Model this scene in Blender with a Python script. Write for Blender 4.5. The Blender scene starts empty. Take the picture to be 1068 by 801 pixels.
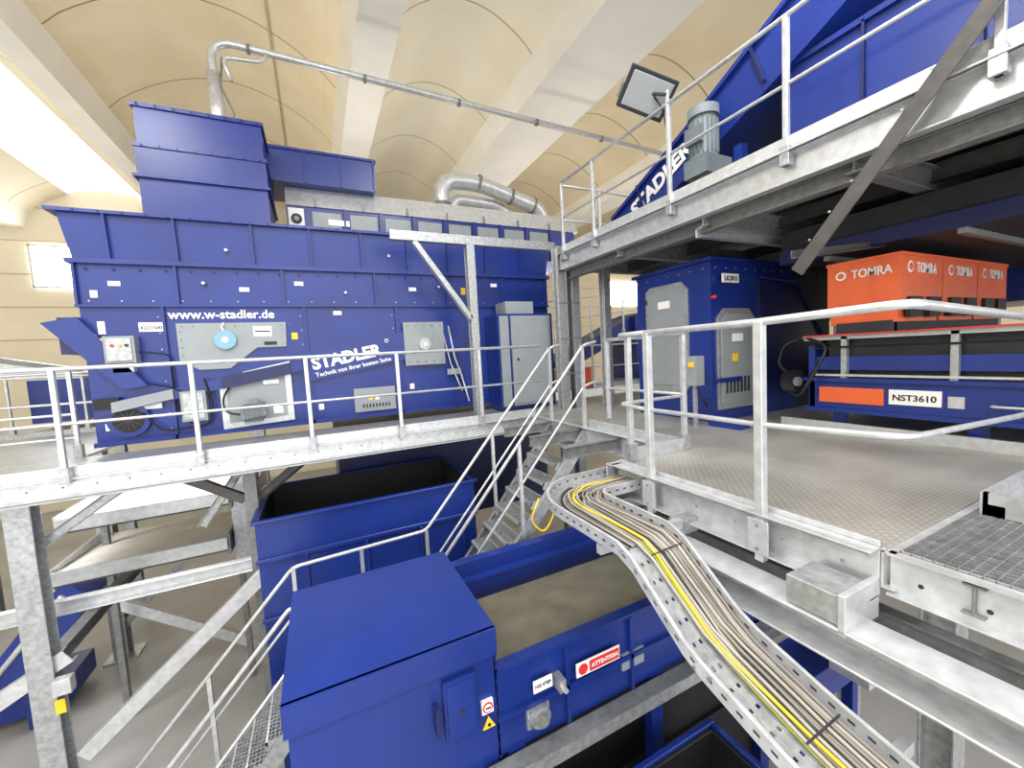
import bpy, bmesh, math, random
from mathutils import Vector, Matrix
random.seed(4)
V=Vector
sc=bpy.context.scene
# ---------------------------------------------------------------- materials
def nmat(name, col, rough=.5, metal=0., var=0., vscale=8., bump=0., bscale=60., emit=None, es=1., spec=.5):
    m=bpy.data.materials.new(name); m.use_nodes=True
    nt=m.node_tree; b=nt.nodes['Principled BSDF']
    b.inputs['Base Color'].default_value=(*col,1); b.inputs['Roughness'].default_value=rough
    b.inputs['Metallic'].default_value=metal; b.inputs['Specular IOR Level'].default_value=spec
    tc=nt.nodes.new('ShaderNodeTexCoord')
    if var>0:
        n=nt.nodes.new('ShaderNodeTexNoise'); n.inputs['Scale'].default_value=vscale; n.inputs['Detail'].default_value=5
        nt.links.new(tc.outputs['Object'],n.inputs['Vector'])
        r=nt.nodes.new('ShaderNodeValToRGB'); r.color_ramp.elements[0].position=.3; r.color_ramp.elements[1].position=.7
        r.color_ramp.elements[0].color=(*[c*(1-var) for c in col],1); r.color_ramp.elements[1].color=(*[min(1,c*(1+var)) for c in col],1)
        nt.links.new(n.outputs['Fac'],r.inputs['Fac']); nt.links.new(r.outputs['Color'],b.inputs['Base Color'])
    if bump>0:
        n2=nt.nodes.new('ShaderNodeTexNoise'); n2.inputs['Scale'].default_value=bscale; n2.inputs['Detail'].default_value=4
        nt.links.new(tc.outputs['Object'],n2.inputs['Vector'])
        bp=nt.nodes.new('ShaderNodeBump'); bp.inputs['Strength'].default_value=bump; bp.inputs['Distance'].default_value=.01
        nt.links.new(n2.outputs['Fac'],bp.inputs['Height']); nt.links.new(bp.outputs['Normal'],b.inputs['Normal'])
    if emit:
        b.inputs['Emission Color'].default_value=(*emit,1); b.inputs['Emission Strength'].default_value=es
    return m
M={}
M['blue']=nmat('blue_powder_coat',(.009,.028,.20),.30,0,.14,1.6,.05,150.)
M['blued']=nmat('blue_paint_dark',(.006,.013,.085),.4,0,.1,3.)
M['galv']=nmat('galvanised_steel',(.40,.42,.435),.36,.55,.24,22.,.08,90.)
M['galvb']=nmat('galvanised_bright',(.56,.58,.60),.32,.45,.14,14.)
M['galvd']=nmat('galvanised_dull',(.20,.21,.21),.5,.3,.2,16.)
M['brown']=nmat('steel_brown_grey',(.08,.076,.074),.5,.3,.2,10.)  # dark brown-grey steel for braces, joists and trim
M['panel']=nmat('grey_panel_paint',(.26,.29,.31),.42,0,.05,5.)
M['cream']=nmat('cream_sheet',(.78,.74,.66),.5,0,.10,3.)
M['white']=nmat('white_print',(.85,.85,.85),.5)
M['black']=nmat('black_rubber',(.006,.006,.008),.6,0,.2,10.)
M['dark']=nmat('dark_machinery',(.018,.020,.026),.6,0,.2,10.)
M['orange']=nmat('orange_paint',(.74,.125,.035),.42,0,.06,4.)
M['red']=nmat('red_sign',(.65,.03,.03),.5)
M['yellow']=nmat('yellow_paint',(.80,.55,.02),.5)
M['ygreen']=nmat('yellow_green_cable',(.50,.55,.05),.5)
M['cable']=nmat('grey_cable',(.20,.18,.16),.5,0,.15,4.)
M['cable2']=nmat('light_cable',(.34,.315,.28),.5,0,.12,4.)
M['motor']=nmat('motor_grey',(.16,.19,.21),.45,.1,.1,8.)
M['disc']=nmat('blue_disc',(.18,.38,.50),.4)
M['beltg']=nmat('dusty_belt',(.135,.125,.09),.85,0,.22,3.5,.15,40.)
M['glass']=nmat('window_glass_bright',(.9,.95,1.),.3,emit=(1,1,1),es=12.)
M['lamp']=nmat('lamp_glass',(.32,.34,.36),.15)
M['concf']=nmat('floor_concrete',(.36,.355,.35),.42,0,.14,.9,.05,20.)
M['wallc']=nmat('wall_cream',(.80,.73,.58),.8,0,.05,.6)
M['wallj']=nmat('wall_joint',(.52,.43,.29),.8)
M['beamc']=nmat('beam_concrete',(.90,.87,.80),.8,0,.05,.8,.05,12.)

def vault_mat(name,c1,c2,joint):
    m=nmat(name,c1,.85); nt=m.node_tree; b=nt.nodes['Principled BSDF']
    tc=nt.nodes.new('ShaderNodeTexCoord')
    n=nt.nodes.new('ShaderNodeTexNoise'); n.inputs['Scale'].default_value=.7; n.inputs['Detail'].default_value=6
    nt.links.new(tc.outputs['Object'],n.inputs['Vector'])
    r=nt.nodes.new('ShaderNodeValToRGB'); r.color_ramp.elements[0].color=(*c2,1); r.color_ramp.elements[1].color=(*c1,1)
    r.color_ramp.elements[0].position=.35; r.color_ramp.elements[1].position=.65
    nt.links.new(n.outputs['Fac'],r.inputs['Fac'])
    sx=nt.nodes.new('ShaderNodeSeparateXYZ'); nt.links.new(tc.outputs['Object'],sx.inputs[0])
    d=nt.nodes.new('ShaderNodeMath'); d.operation='DIVIDE'; d.inputs[1].default_value=2.6; nt.links.new(sx.outputs['Y'],d.inputs[0])
    fr=nt.nodes.new('ShaderNodeMath'); fr.operation='FRACT'; nt.links.new(d.outputs[0],fr.inputs[0])
    lt=nt.nodes.new('ShaderNodeMath'); lt.operation='LESS_THAN'; lt.inputs[1].default_value=.014; nt.links.new(fr.outputs[0],lt.inputs[0])
    mx=nt.nodes.new('ShaderNodeMix'); mx.data_type='RGBA'
    nt.links.new(lt.outputs[0],mx.inputs[0]); nt.links.new(r.outputs['Color'],mx.inputs[6]); mx.inputs[7].default_value=(*joint,1)
    nt.links.new(mx.outputs[2],b.inputs['Base Color'])
    return m
M['vault']=vault_mat('vault_concrete',(.88,.77,.56),(.80,.68,.47),(.38,.29,.17))
M['vault_lit']=vault_mat('vault_concrete_lit',(.92,.86,.71),(.87,.80,.63),(.5,.40,.26))  # lighter copy of the vault concrete, bright light put into its colour
M['sky']=nmat('skylight_panel',(.9,.9,.85),.5,emit=(1,.97,.90),es=.9)

def checker_mat():
    m=nmat('checker_plate',(.3,.3,.3),.36,.25); nt=m.node_tree; b=nt.nodes['Principled BSDF']
    tc=nt.nodes.new('ShaderNodeTexCoord'); outs=[]
    for a,s2 in ((45,8.),(-45,8.)):
        mp=nt.nodes.new('ShaderNodeMapping'); mp.inputs['Rotation'].default_value=(0,0,math.radians(a))
        nt.links.new(tc.outputs['Object'],mp.inputs['Vector'])
        w=nt.nodes.new('ShaderNodeTexWave'); w.inputs['Scale'].default_value=s2; nt.links.new(mp.outputs[0],w.inputs['Vector']); outs.append(w)
    mu=nt.nodes.new('ShaderNodeMath'); mu.operation='MULTIPLY'
    nt.links.new(outs[0].outputs['Fac'],mu.inputs[0]); nt.links.new(outs[1].outputs['Fac'],mu.inputs[1])
    rr=nt.nodes.new('ShaderNodeValToRGB'); rr.color_ramp.elements[0].position=.35; rr.color_ramp.elements[1].position=.75
    nt.links.new(mu.outputs[0],rr.inputs['Fac'])
    bp=nt.nodes.new('ShaderNodeBump'); bp.inputs['Strength'].default_value=.6; bp.inputs['Distance'].default_value=.003
    nt.links.new(rr.outputs['Color'],bp.inputs['Height']); nt.links.new(bp.outputs['Normal'],b.inputs['Normal'])
    n=nt.nodes.new('ShaderNodeTexNoise'); n.inputs['Scale'].default_value=1.6; n.inputs['Detail'].default_value=7
    nt.links.new(tc.outputs['Object'],n.inputs['Vector'])
    r=nt.nodes.new('ShaderNodeValToRGB'); r.color_ramp.elements[0].position=.35; r.color_ramp.elements[1].position=.7
    r.color_ramp.elements[0].color=(.24,.23,.205,1); r.color_ramp.elements[1].color=(.38,.375,.35,1)
    nt.links.new(n.outputs['Fac'],r.inputs['Fac'])
    mx=nt.nodes.new('ShaderNodeMix'); mx.data_type='RGBA'; mx.blend_type='ADD'
    ml=nt.nodes.new('ShaderNodeMath'); ml.operation='MULTIPLY'; ml.inputs[1].default_value=.11
    nt.links.new(rr.outputs['Color'],ml.inputs[0]); mx.inputs[0].default_value=1.
    nt.links.new(r.outputs['Color'],mx.inputs[6]); nt.links.new(ml.outputs[0],mx.inputs[7])
    nt.links.new(mx.outputs[2],b.inputs['Base Color'])
    return m
M['checker']=checker_mat()

# ---------------------------------------------------------------- geometry builder
class Ob:
    def __init__(s,name,bevel=.003):
        s.name=name; s.bm=bmesh.new(); s.mats=[]; s.bev=bevel
    def mi(s,m):
        if m not in s.mats: s.mats.append(m)
        return s.mats.index(m)
    def face(s,pts,m,smooth=False):
        vs=[s.bm.verts.new(p) for p in pts]
        f=s.bm.faces.new(vs); f.material_index=s.mi(m); f.smooth=smooth; return f
    def hexa(s,c,m):
        vs=[s.bm.verts.new(p) for p in c]; k=s.mi(m)
        for q in ((0,3,2,1),(4,5,6,7),(0,1,5,4),(1,2,6,5),(2,3,7,6),(3,0,4,7)):
            f=s.bm.faces.new([vs[i] for i in q]); f.material_index=k
    def box(s,x0,x1,y0,y1,z0,z1,m):
        if x0>x1:x0,x1=x1,x0
        if y0>y1:y0,y1=y1,y0
        if z0>z1:z0,z1=z1,z0
        s.hexa([(x0,y0,z0),(x1,y0,z0),(x1,y1,z0),(x0,y1,z0),(x0,y0,z1),(x1,y0,z1),(x1,y1,z1),(x0,y1,z1)],m)
    def prism(s,pts,vec,m,smooth=False):
        vec=V(vec); a=[s.bm.verts.new(p) for p in pts]; b=[s.bm.verts.new(V(p)+vec) for p in pts]; k=s.mi(m)
        n=len(pts)
        for f in (s.bm.faces.new(a[::-1]),s.bm.faces.new(b)): f.material_index=k
        for i in range(n):
            f=s.bm.faces.new([a[i],a[(i+1)%n],b[(i+1)%n],b[i]]); f.material_index=k; f.smooth=smooth
    def beam(s,p0,p1,prof,m,up=(0,0,1)):
        p0=V(p0);p1=V(p1);d=(p1-p0); dn=d.normalized(); up=V(up)
        if abs(dn.dot(up))>.98: up=V((0,1,0))
        sd=dn.cross(up).normalized(); u=sd.cross(dn)
        s.prism([p0+sd*a+u*b for a,b in prof],d,m)
    def cyl(s,p0,p1,r,m,n=14,r1=None):
        s.sweep([V(p0),V(p1)],r,m,n,r1=r1)
    def sweep(s,pts,r,m,n=10,r1=None):
        pts=[V(p) for p in pts]; k=s.mi(m); rings=[]; t0=(pts[1]-pts[0]).normalized()
        a=V((0,0,1)) if abs(t0.z)<.9 else V((0,1,0))
        nrm=t0.cross(a).normalized()
        for i,p in enumerate(pts):
            if i==0: t=t0
            elif i==len(pts)-1: t=(pts[-1]-pts[-2]).normalized()
            else:
                t=((pts[i]-pts[i-1]).normalized()+(pts[i+1]-pts[i]).normalized()).normalized()
            nrm=(nrm-t*nrm.dot(t)).normalized(); bn=t.cross(nrm)
            rr=r if (r1 is None or i==0) else r1
            rings.append([s.bm.verts.new(p+(nrm*math.cos(2*math.pi*j/n)+bn*math.sin(2*math.pi*j/n))*rr) for j in range(n)])
        for i in range(len(rings)-1):
            for j in range(n):
                f=s.bm.faces.new([rings[i][j],rings[i][(j+1)%n],rings[i+1][(j+1)%n],rings[i+1][j]]); f.material_index=k; f.smooth=True
        for f in (s.bm.faces.new(rings[0][::-1]),s.bm.faces.new(rings[-1])): f.material_index=k
    def text(s,body,width,org,xd,ud,m,bold=0.,h=None):
        cu=bpy.data.curves.new('t','FONT'); cu.body=body; cu.extrude=.004; cu.offset=bold; cu.resolution_u=3
        o=bpy.data.objects.new('t',cu); sc.collection.objects.link(o)
        dg=bpy.context.evaluated_depsgraph_get(); me=bpy.data.meshes.new_from_object(o.evaluated_get(dg))
        xs=[v.co.x for v in me.vertices]; ys=[v.co.y for v in me.vertices]; k=width/(max(xs)-min(xs)); x0=min(xs)
        kh=k if h is None else h/(max(ys)-min(ys))
        xd=V(xd).normalized(); ud=V(ud).normalized(); nd=xd.cross(ud); org=V(org)
        for v in me.vertices:
            c=v.co.copy(); v.co=org+xd*(c.x-x0)*k+ud*c.y*kh+nd*c.z
        nf=len(s.bm.faces); s.bm.from_mesh(me); s.bm.faces.ensure_lookup_table(); kk=s.mi(m)
        for f in s.bm.faces[nf:]: f.material_index=kk
        bpy.data.objects.remove(o); bpy.data.curves.remove(cu); bpy.data.meshes.remove(me)
    def done(s,bevel=None):
        bmesh.ops.recalc_face_normals(s.bm,faces=s.bm.faces)
        me=bpy.data.meshes.new(s.name); s.bm.to_mesh(me); s.bm.free()
        for m in s.mats: me.materials.append(M[m])
        o=bpy.data.objects.new(s.name,me); sc.collection.objects.link(o)
        b=s.bev if bevel is None else bevel
        if b>0:
            md=o.modifiers.new('bevel','BEVEL'); md.width=b; md.segments=1; md.limit_method='ANGLE'; md.angle_limit=math.radians(50)
        return o
def rect(w,h): return [(-w/2,-h/2),(w/2,-h/2),(w/2,h/2),(-w/2,h/2)]
def cprof(w,h,t=.012,flip=1):
    p=[(-w/2,-h/2),(w/2,-h/2),(w/2,-h/2+t),(-w/2+t,-h/2+t),(-w/2+t,h/2-t),(w/2,h/2-t),(w/2,h/2),(-w/2,h/2)]
    return [(a*flip,b) for a,b in p]
def iprof(w,h,t=.015):
    return [(-w/2,-h/2),(w/2,-h/2),(w/2,-h/2+t),(t/2,-h/2+t),(t/2,h/2-t),(w/2,h/2-t),(w/2,h/2),(-w/2,h/2),(-w/2,h/2-t),(-t/2,h/2-t),(-t/2,-h/2+t),(-w/2,-h/2+t)]
def lprof(w,t=.012): return [(0,0),(w,0),(w,t),(t,t),(t,w),(0,w)]
def fillet(pts,r=.12,n=5):
    pts=[V(p) for p in pts]; out=[pts[0]]
    for i in range(1,len(pts)-1):
        a,b,c=pts[i-1],pts[i],pts[i+1]; d0=(a-b);d1=(c-b); rr=min(r,d0.length*.45,d1.length*.45)
        p0=b+d0.normalized()*rr; p1=b+d1.normalized()*rr
        for k in range(n+1):
            t=k/n; out.append(p0*(1-t)**2+b*2*t*(1-t)+p1*t*t)
    out.append(pts[-1]); return out
def railing(o,path,posts,h=1.1,r=.022,mid=(.55,),drop=.0,foot=True):
    o.sweep(fillet([V(p)+V((0,0,h)) for p in path],.1),r,'galvb',10)
    for m_ in mid: o.sweep(fillet([V(p)+V((0,0,m_)) for p in path],.1),r*.72,'galvb',8)
    for p in posts:
        p=V(p); o.box(p.x-.022,p.x+.022,p.y-.022,p.y+.022,p.z-drop,p.z+h-.01,'galvb')
        if foot: o.box(p.x-.04,p.x+.04,p.y-.04,p.y+.04,p.z-drop,p.z-drop+.16,'galv')
def boltrow(o,p0,p1,n,nrm,m='galv',r=.010):
    p0=V(p0);p1=V(p1);nrm=V(nrm)
    for i in range(n):
        p=p0.lerp(p1,i/(n-1)); o.cyl(p,p+nrm*.012,r,m,6)

# ---------------------------------------------------------------- room
o=Ob('floor',0); o.box(-14,24,-9,24,-.2,0,'concf')
o.done()
o=Ob('wall_far',0)
o.box(-14,24,22,22.3,0,12.6,'wallc')
for k in range(10): o.box(-14,24,21.98,22.0,1.25*k+.5,1.25*k+.53,'wallj')
o.done()
o=Ob('wall_left',0); o.box(-14.3,-14,-9,22,0,12.6,'wallc')
for k in range(10): o.box(-14.0,-13.98,-9,22,1.25*k+.5,1.25*k+.53,'wallj')
o.done()
o=Ob('wall_right',0); o.box(24,24.3,-9,22,0,12.6,'wallc'); o.done()
def window(name,x0,x1,z0,z1,y=21.95):
    o=Ob(name,0); o.box(x0,x1,y-.02,y,z0,z1,'glass')
    for a in (x0-.06,x1): o.box(a,a+.06,y-.08,y,z0-.06,z1+.06,'galvb')
    for a in (z0-.06,z1): o.box(x0-.06,x1+.06,y-.08,y,a,a+.06,'galvb')
    o.done()
window('window_1',-9.4,-8.0,8.8,10.3); window('window_2',18.0,20.8,8.1,9.7)

beams=[(-15.4,.4),(-9.9,.4),(-4.3,.22),(1.45,.36),(5.65,.80),(11.2,.5),(16.8,.5),(22.4,.5)]
o=Ob('ceiling',0)
for cx,hw in beams:
    pts=[(cx-hw,-9,11.),(cx+hw,-9,11.),(cx+hw+.22,-9,11.75),(cx-hw-.22,-9,11.75)]
    o.prism(pts,(0,33,0),'beamc')
for (a,wa),(b,wb) in zip(beams[:-1],beams[1:]):
    x0=a+wa+.16; x1=b-wb-.16; n=20; rise=.24*(x1-x0)
    mm='vault_lit' if (x1<-4 or (x0>1 and x1<5.5)) else 'vault'
    P=[(x0+(x1-x0)*i/n, 11.55+rise*math.sin(math.pi*i/n)**.8) for i in range(n+1)]
    for i in range(n):
        m2=mm
        if x1<-4 and 5<=i<=14: m2='sky'
        o.face([(P[i][0],-9,P[i][1]),(P[i][0],24,P[i][1]),(P[i+1][0],24,P[i+1][1]),(P[i+1][0],-9,P[i+1][1])],m2,False)
    if mm=='vault' and x0>-5 and x1<2: o.box(x0+(x1-x0)*.74,x0+(x1-x0)*.74+.03,-9,24,11.5+rise*.77,11.6+rise*.79,'wallj')
bmesh.ops.remove_doubles(o.bm,verts=o.bm.verts,dist=.0005)
o.done()

# ---------------------------------------------------------------- big blue sorting machine
o=Ob('ballistic_separator',.006)
FY=6.9
o.box(-2.6,4.2,FY,9.6,4.3,6.65,'blue')
o.hexa([(-2.6,FY,6.65),(4.2,FY,6.65),(4.2,9.6,6.65),(-2.6,9.6,6.65),(-2.68,FY-.05,7.22),(4.25,FY-.05,7.22),(4.25,9.6,7.22),(-2.68,9.6,7.22)],'blue')
o.box(-2.76,4.3,FY-.13,9.65,7.22,7.26,'blue')
o.box(-2.66,4.24,FY-.07,FY+.1,6.62,6.68,'blue')
for x in (-2.24,-1.55,-.68,.06,.78,1.5,2.2,2.9,3.6):
    o.hexa([(x-.012,FY-.06,6.68),(x+.012,FY-.06,6.68),(x+.012,FY,6.68),(x-.012,FY,6.68),(x-.012,FY-.11,7.22),(x+.012,FY-.11,7.22),(x+.012,FY-.05,7.22),(x-.012,FY-.05,7.22)],'blue')
for x in (-2.6,-1.6,-.35,.95,2.15,3.2,4.17):
    o.box(x-.014,x+.014,FY-.05,FY,6.10,6.62,'blue')
o.box(-2.62,4.2,FY-.06,FY,6.08,6.11,'blue')
o.box(-2.62,4.2,FY-.045,FY,4.3,4.36,'blue')
for x in (-1.78,-.1,1.25,2.6):
    o.box(x-.014,x+.014,FY-.045,FY,4.3,6.08,'blue')
boltrow(o,(-2.5,FY-.03,6.56),(4.1,FY-.03,6.56),26,(0,-1,0),'blued',.014)
boltrow(o,(-2.5,FY-.13,7.24),(4.1,FY-.13,7.24),30,(0,-1,0),'blued',.014)
boltrow(o,(-2.5,FY-.0,6.16),(4.1,FY-.0,6.16),22,(0,-1,0),'galv',.010)
for x in (-1.84,-.16,1.19,2.54): boltrow(o,(x,FY,4.45),(x,FY,5.95),8,(0,-1,0),'galv',.009)
o.prism([(-2.92,FY-.12,5.88),(-2.6,FY-.12,5.95),(-2.0,FY-.12,5.05),(-2.25,FY-.12,5.02)],(0,.11,0),'blue')
o.box(-2.8,-2.6,FY-.05,FY+.5,5.5,5.95,'blued')
def bar(x0,z0,x1,z1,h,y,t,m): o.prism([(x0,y,z0-h/2),(x1,y,z1-h/2),(x1,y,z1+h/2),(x0,y,z0+h/2)],(0,t,0),m)
bar(-2.5,4.78,-.1,5.22,.15,FY-.10,.10,'blue')
bar(-2.38,4.80,-1.75,4.92,.13,FY-.13,.03,'panel')
bar(-1.2,5.02,-.35,5.17,.17,FY-.13,.03,'blued')
bar(-.2,5.17,2.4,5.62,.46,FY-.07,.07,'blue')
sl=(1,0,.173)
o.text('STADLER',1.05,(-.05,FY-.075,5.13),sl,(-.173,0,1),'white',.04)
o.cyl((1.06,FY-.078,5.53),(1.06,FY-.072,5.53),.03,'white',14); o.cyl((1.06,FY-.082,5.53),(1.06,FY-.076,5.53),.02,'blue',14)
o.text('Technik von ihrer besten Seite',1.15,(-.02,FY-.075,5.01),sl,(-.173,0,1),'white',.01)
o.text('www.w-stadler.de',1.24,(-1.74,FY-.01,5.925),(1,0,0),(0,0,1),'white',.02)
o.prism([(-1.66,FY-.03,5.86),(-.36,FY-.03,5.86),(-.38,FY-.03,5.50),(-.75,FY-.03,5.50),(-1.1,FY-.03,5.22),(-1.45,FY-.03,5.22),(-1.66,FY-.03,5.35)],(0,.03,0),'panel')
for x in (-1.6,-1.0,-.42): boltrow(o,(x,FY-.03,5.82),(x+.12,FY-.03,5.82),2,(0,-1,0),'galvd')
boltrow(o,(-1.62,FY-.03,5.42),(-1.62,FY-.03,5.75),4,(0,-1,0),'galvd'); boltrow(o,(-.42,FY-.03,5.55),(-.42,FY-.03,5.75),3,(0,-1,0),'galvd')
o.box(-.78,-.55,FY-.036,FY-.03,5.66,5.80,'white'); o.box(-.76,-.57,FY-.038,FY-.036,5.72,5.74,'dark'); o.box(-.66,-.5,FY-.036,FY-.03,5.53,5.58,'dark')
o.cyl((-1.12,FY-.08,5.62),(-1.12,FY-.03,5.62),.13,'disc',24); o.cyl((-1.12,FY-.09,5.62),(-1.12,FY-.08,5.62),.04,'white',16)
o.sweep([(-1.12,FY-.06,5.86),(-1.15,FY-.06,5.8),(-1.12,FY-.06,5.72)],.012,'white',6)
o.box(-2.37,-2.07,FY-.16,FY,5.36,5.70,'panel'); o.box(-2.34,-2.10,FY-.18,FY-.16,5.39,5.67,'galv')
for i in range(3): o.cyl((-2.28+.07*i,FY-.20,5.58),(-2.28+.07*i,FY-.18,5.58),.018,('red','yellow','dark')[i],10)
o.box(-2.42,-2.36,FY-.1,FY-.02,5.60,5.68,'yellow')
o.box(-2.32,-2.12,FY-.12,FY,5.24,5.33,'galvb')
o.box(-2.05,-1.78,FY-.012,FY,5.76,5.88,'white'); o.text('KLS1500',.22,(-2.03,FY-.013,5.79),(1,0,0),(0,0,1),'black',.01)
o.box(-2.45,-2.38,FY-.012,FY,5.74,5.9,'white')
o.box(-1.68,-1.40,FY-.14,FY,4.53,4.94,'panel'); o.box(-1.65,-1.43,FY-.155,FY-.14,4.56,4.91,'galv')
o.prism([(-1.25,FY-.05,4.36),(-.36,FY-.05,4.40),(-.36,FY-.05,5.28),(-.95,FY-.05,5.16),(-1.25,FY-.05,4.95)],(0,.05,0),'galvb')
o.prism([(-1.17,FY-.06,4.44),(-.44,FY-.06,4.47),(-.44,FY-.06,5.17),(-.92,FY-.06,5.08),(-1.17,FY-.06,4.90)],(0,.015,0),'panel')
o.cyl((-1.0,FY-.22,4.58),(-.70,FY-.22,4.62),.105,'motor',16); o.box(-.98,-.76,FY-.2,FY-.05,4.44,4.56,'motor')
for i in range(7): o.cyl((-.96+i*.035,FY-.22,4.585+i*.0045),(-.95+i*.035,FY-.22,4.585+i*.0045),.118,'motor',16)
o.box(-.9,-.78,FY-.25,FY-.15,4.7,4.76,'motor')
o.box(-.72,-.52,FY-.075,FY-.06,4.96,5.02,'galvb'); o.box(-.62,-.5,FY-.075,FY-.06,4.52,4.64,'white')
o.sweep(fillet([(-1.1,FY-.1,5.0),(-1.22,FY-.12,4.8),(-1.2,FY-.12,4.6),(-1.0,FY-.15,4.55)],.1),.014,'black',6)
o.sweep(fillet([(-1.4,FY-.1,5.1),(-1.32,FY-.12,4.7),(-1.4,FY-.12,4.45),(-1.9,FY-.1,4.42),(-2.1,FY-.1,4.7)],.1),.014,'black',6)
o.sweep(fillet([(-2.2,FY-.1,5.3),(-2.1,FY-.1,5.1),(-1.75,FY-.1,5.0),(-1.6,FY-.1,4.9)],.1),.012,'black',6)
o.sweep(fillet([(-2.1,FY-.05,5.5),(-1.75,FY-.05,5.45),(-1.73,FY-.05,4.6),(-1.6,FY-.05,4.5)],.08),.010,'black',6)
o.box(.50,1.14,FY-.03,FY,4.40,4.78,'panel')
for i in range(9): o.box(.62+i*.05,.645+i*.05,FY-.035,FY-.03,4.46,4.52,'dark')
o.box(.72,.78,FY-.036,FY-.03,4.58,4.64,'yellow'); o.box(.82,.88,FY-.036,FY-.03,4.58,4.64,'white')
o.box(1.34,2.02,FY-.10,FY-.06,5.10,5.82,'panel')
boltrow(o,(1.4,FY-.10,5.76),(1.96,FY-.10,5.76),5,(0,-1,0),'galvd',.016)
boltrow(o,(1.4,FY-.10,5.16),(1.96,FY-.10,5.16),5,(0,-1,0),'galvd',.016)
o.cyl((1.68,FY-.14,5.45),(1.68,FY-.10,5.45),.1,'galv',18); o.cyl((1.68,FY-.16,5.45),(1.68,FY-.14,5.45),.04,'galvb',12)
o.cyl((-2.25,FY-.07,4.62),(-2.25,FY,4.62),.22,'blue',24); o.cyl((-2.25,FY-.08,4.62),(-2.25,FY-.07,4.62),.16,'black',24)
for i in range(6):
    a=i*math.pi/6; o.beam((-2.25-.15*math.cos(a),FY-.085,4.62-.15*math.sin(a)),(-2.25+.15*math.cos(a),FY-.085,4.62+.15*math.sin(a)),rect(.006,.006),'brown',(0,1,0))
o.box(-2.55,-2.3,FY-.12,FY-.02,4.78,4.92,'black')
o.box(-2.2,-1.9,FY-.05,FY,4.74,4.82,'galvb')
o.sweep([(2.12,FY-.08,5.75),(2.2,FY-.08,5.2),(2.3,FY-.08,4.9),(2.42,FY-.08,4.4)],.016,'galvb',8)
o.sweep([(2.02,FY-.08,5.6),(2.12,FY-.08,5.1),(2.30,FY-.08,4.6)],.012,'galvb',8)
o.box(2.05,2.3,FY-.09,FY-.05,4.9,5.0,'galv')
for x,z in ((-.9,6.3),(-.2,6.4),(1.5,6.35),(.3,5.96),(3.0,6.45),(-2.3,6.35)): o.box(x,x+.12,FY-.015,FY,z,z+.06,'white')
for x,z in ((-2.48,6.2),(-2.5,4.5),(-.02,4.5),(1.4,4.7),(2.5,5.9)): o.box(x,x+.07,FY-.015,FY,z,z+.09,'white')
for x,z in ((-1.3,6.4),(.5,6.3),(2.0,6.42),(-1.0,6.86),(1.2,6.9)): o.cyl((x,FY-.08,z),(x,FY-.02,z),.022,'galv',10)
o.box(2.42,2.5,FY-.015,FY,6.3,6.42,'yellow'); o.box(-.30,-.22,FY-.015,FY,5.6,5.7,'yellow')
# top chute
o.box(-1.9,-.45,7.1,8.4,8.25,8.76,'blue')
o.box(-1.93,-.42,7.07,8.43,8.74,8.79,'blue'); o.box(-1.94,-.41,7.06,8.44,8.22,8.27,'blue')
o.box(-1.93,-.43,7.08,8.42,7.84,8.22,'blue'); o.box(-1.97,-.4,7.04,8.46,7.82,7.86,'blue')
o.box(-1.92,-.44,7.09,8.42,7.26,7.82,'blue')
for z in (8.24,7.84,8.765): boltrow(o,(-1.85,7.05,z),(-.5,7.05,z),8,(0,-1,0),'blued',.012)
o.box(-.45,1.25,7.9,8.9,8.32,8.86,'blue'); o.box(-.45,1.28,7.87,8.93,8.84,8.88,'blue')
for x in (.1,.68,1.23): o.box(x-.015,x+.015,7.86,7.9,8.32,8.86,'blue')
o.box(-.25,5.7,8.0,9.4,7.26,7.96,'blue')
o.hexa([(-.25,7.97,7.96),(5.8,7.97,7.96),(5.8,9.5,7.96),(-.25,9.5,7.96),(-.25,8.15,8.34),(5.8,8.15,8.34),(5.8,9.5,8.34),(-.25,9.5,8.34)],'galvb')
for x in (.2,1.,1.8,2.6,3.4,4.2,5.0): o.box(x,x+.02,7.95,8.0,7.96,8.1,'galvd')
o.box(-.22,.02,7.93,8.0,7.52,7.9,'white'); o.cyl((-.1,7.91,7.72),(-.1,7.93,7.72),.085,'dark',20); o.cyl((-.1,7.905,7.72),(-.1,7.91,7.72),.04,'panel',16)
for i in range(8): o.box(.15+i*.62,.62+i*.62,7.97,8.0,7.6,7.88,'panel')
for i in range(8): o.box(.66+i*.62,.69+i*.62,7.94,8.0,7.26,7.96,'blue')
o.box(.4,.75,7.95,7.99,7.66,7.76,'white')
o.done()

o=Ob('compressed_air_pipe',0)
o.sweep(fillet([(-1.05,8.,8.8),(-1.1,8.,10.42),(8.6,8.,10.22)],.35,6),.058,'galvb',14)
o.cyl((-1.07,8.,8.8),(-1.09,8.,9.9),.10,'galvb',16)
o.sweep(fillet([(-.85,7.95,9.8),(-.95,7.95,10.15),(-.4,7.95,10.2),(-.3,7.98,10.38)],.12),.03,'galvb',8)
for x in (-.6,1.2,3.,4.8,6.6): o.cyl((x,8,10.40-(x+1)*.02),(x+.05,8,10.40-(x+1)*.02),.072,'galvd',14)
o.sweep([(-.95,7.97,10.15),(-1.0,7.95,9.7),(-.85,7.95,9.3),(-.95,7.95,8.9)],.015,'galvd',6)
o.done()
o=Ob('ventilation_duct',0)
o.sweep(fillet([(2.75,8.7,8.3),(2.75,8.7,9.05),(3.6,8.7,9.1),(5.2,8.7,8.7),(5.4,8.8,8.3)],.35,7),.17,'galvb',18)
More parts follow.
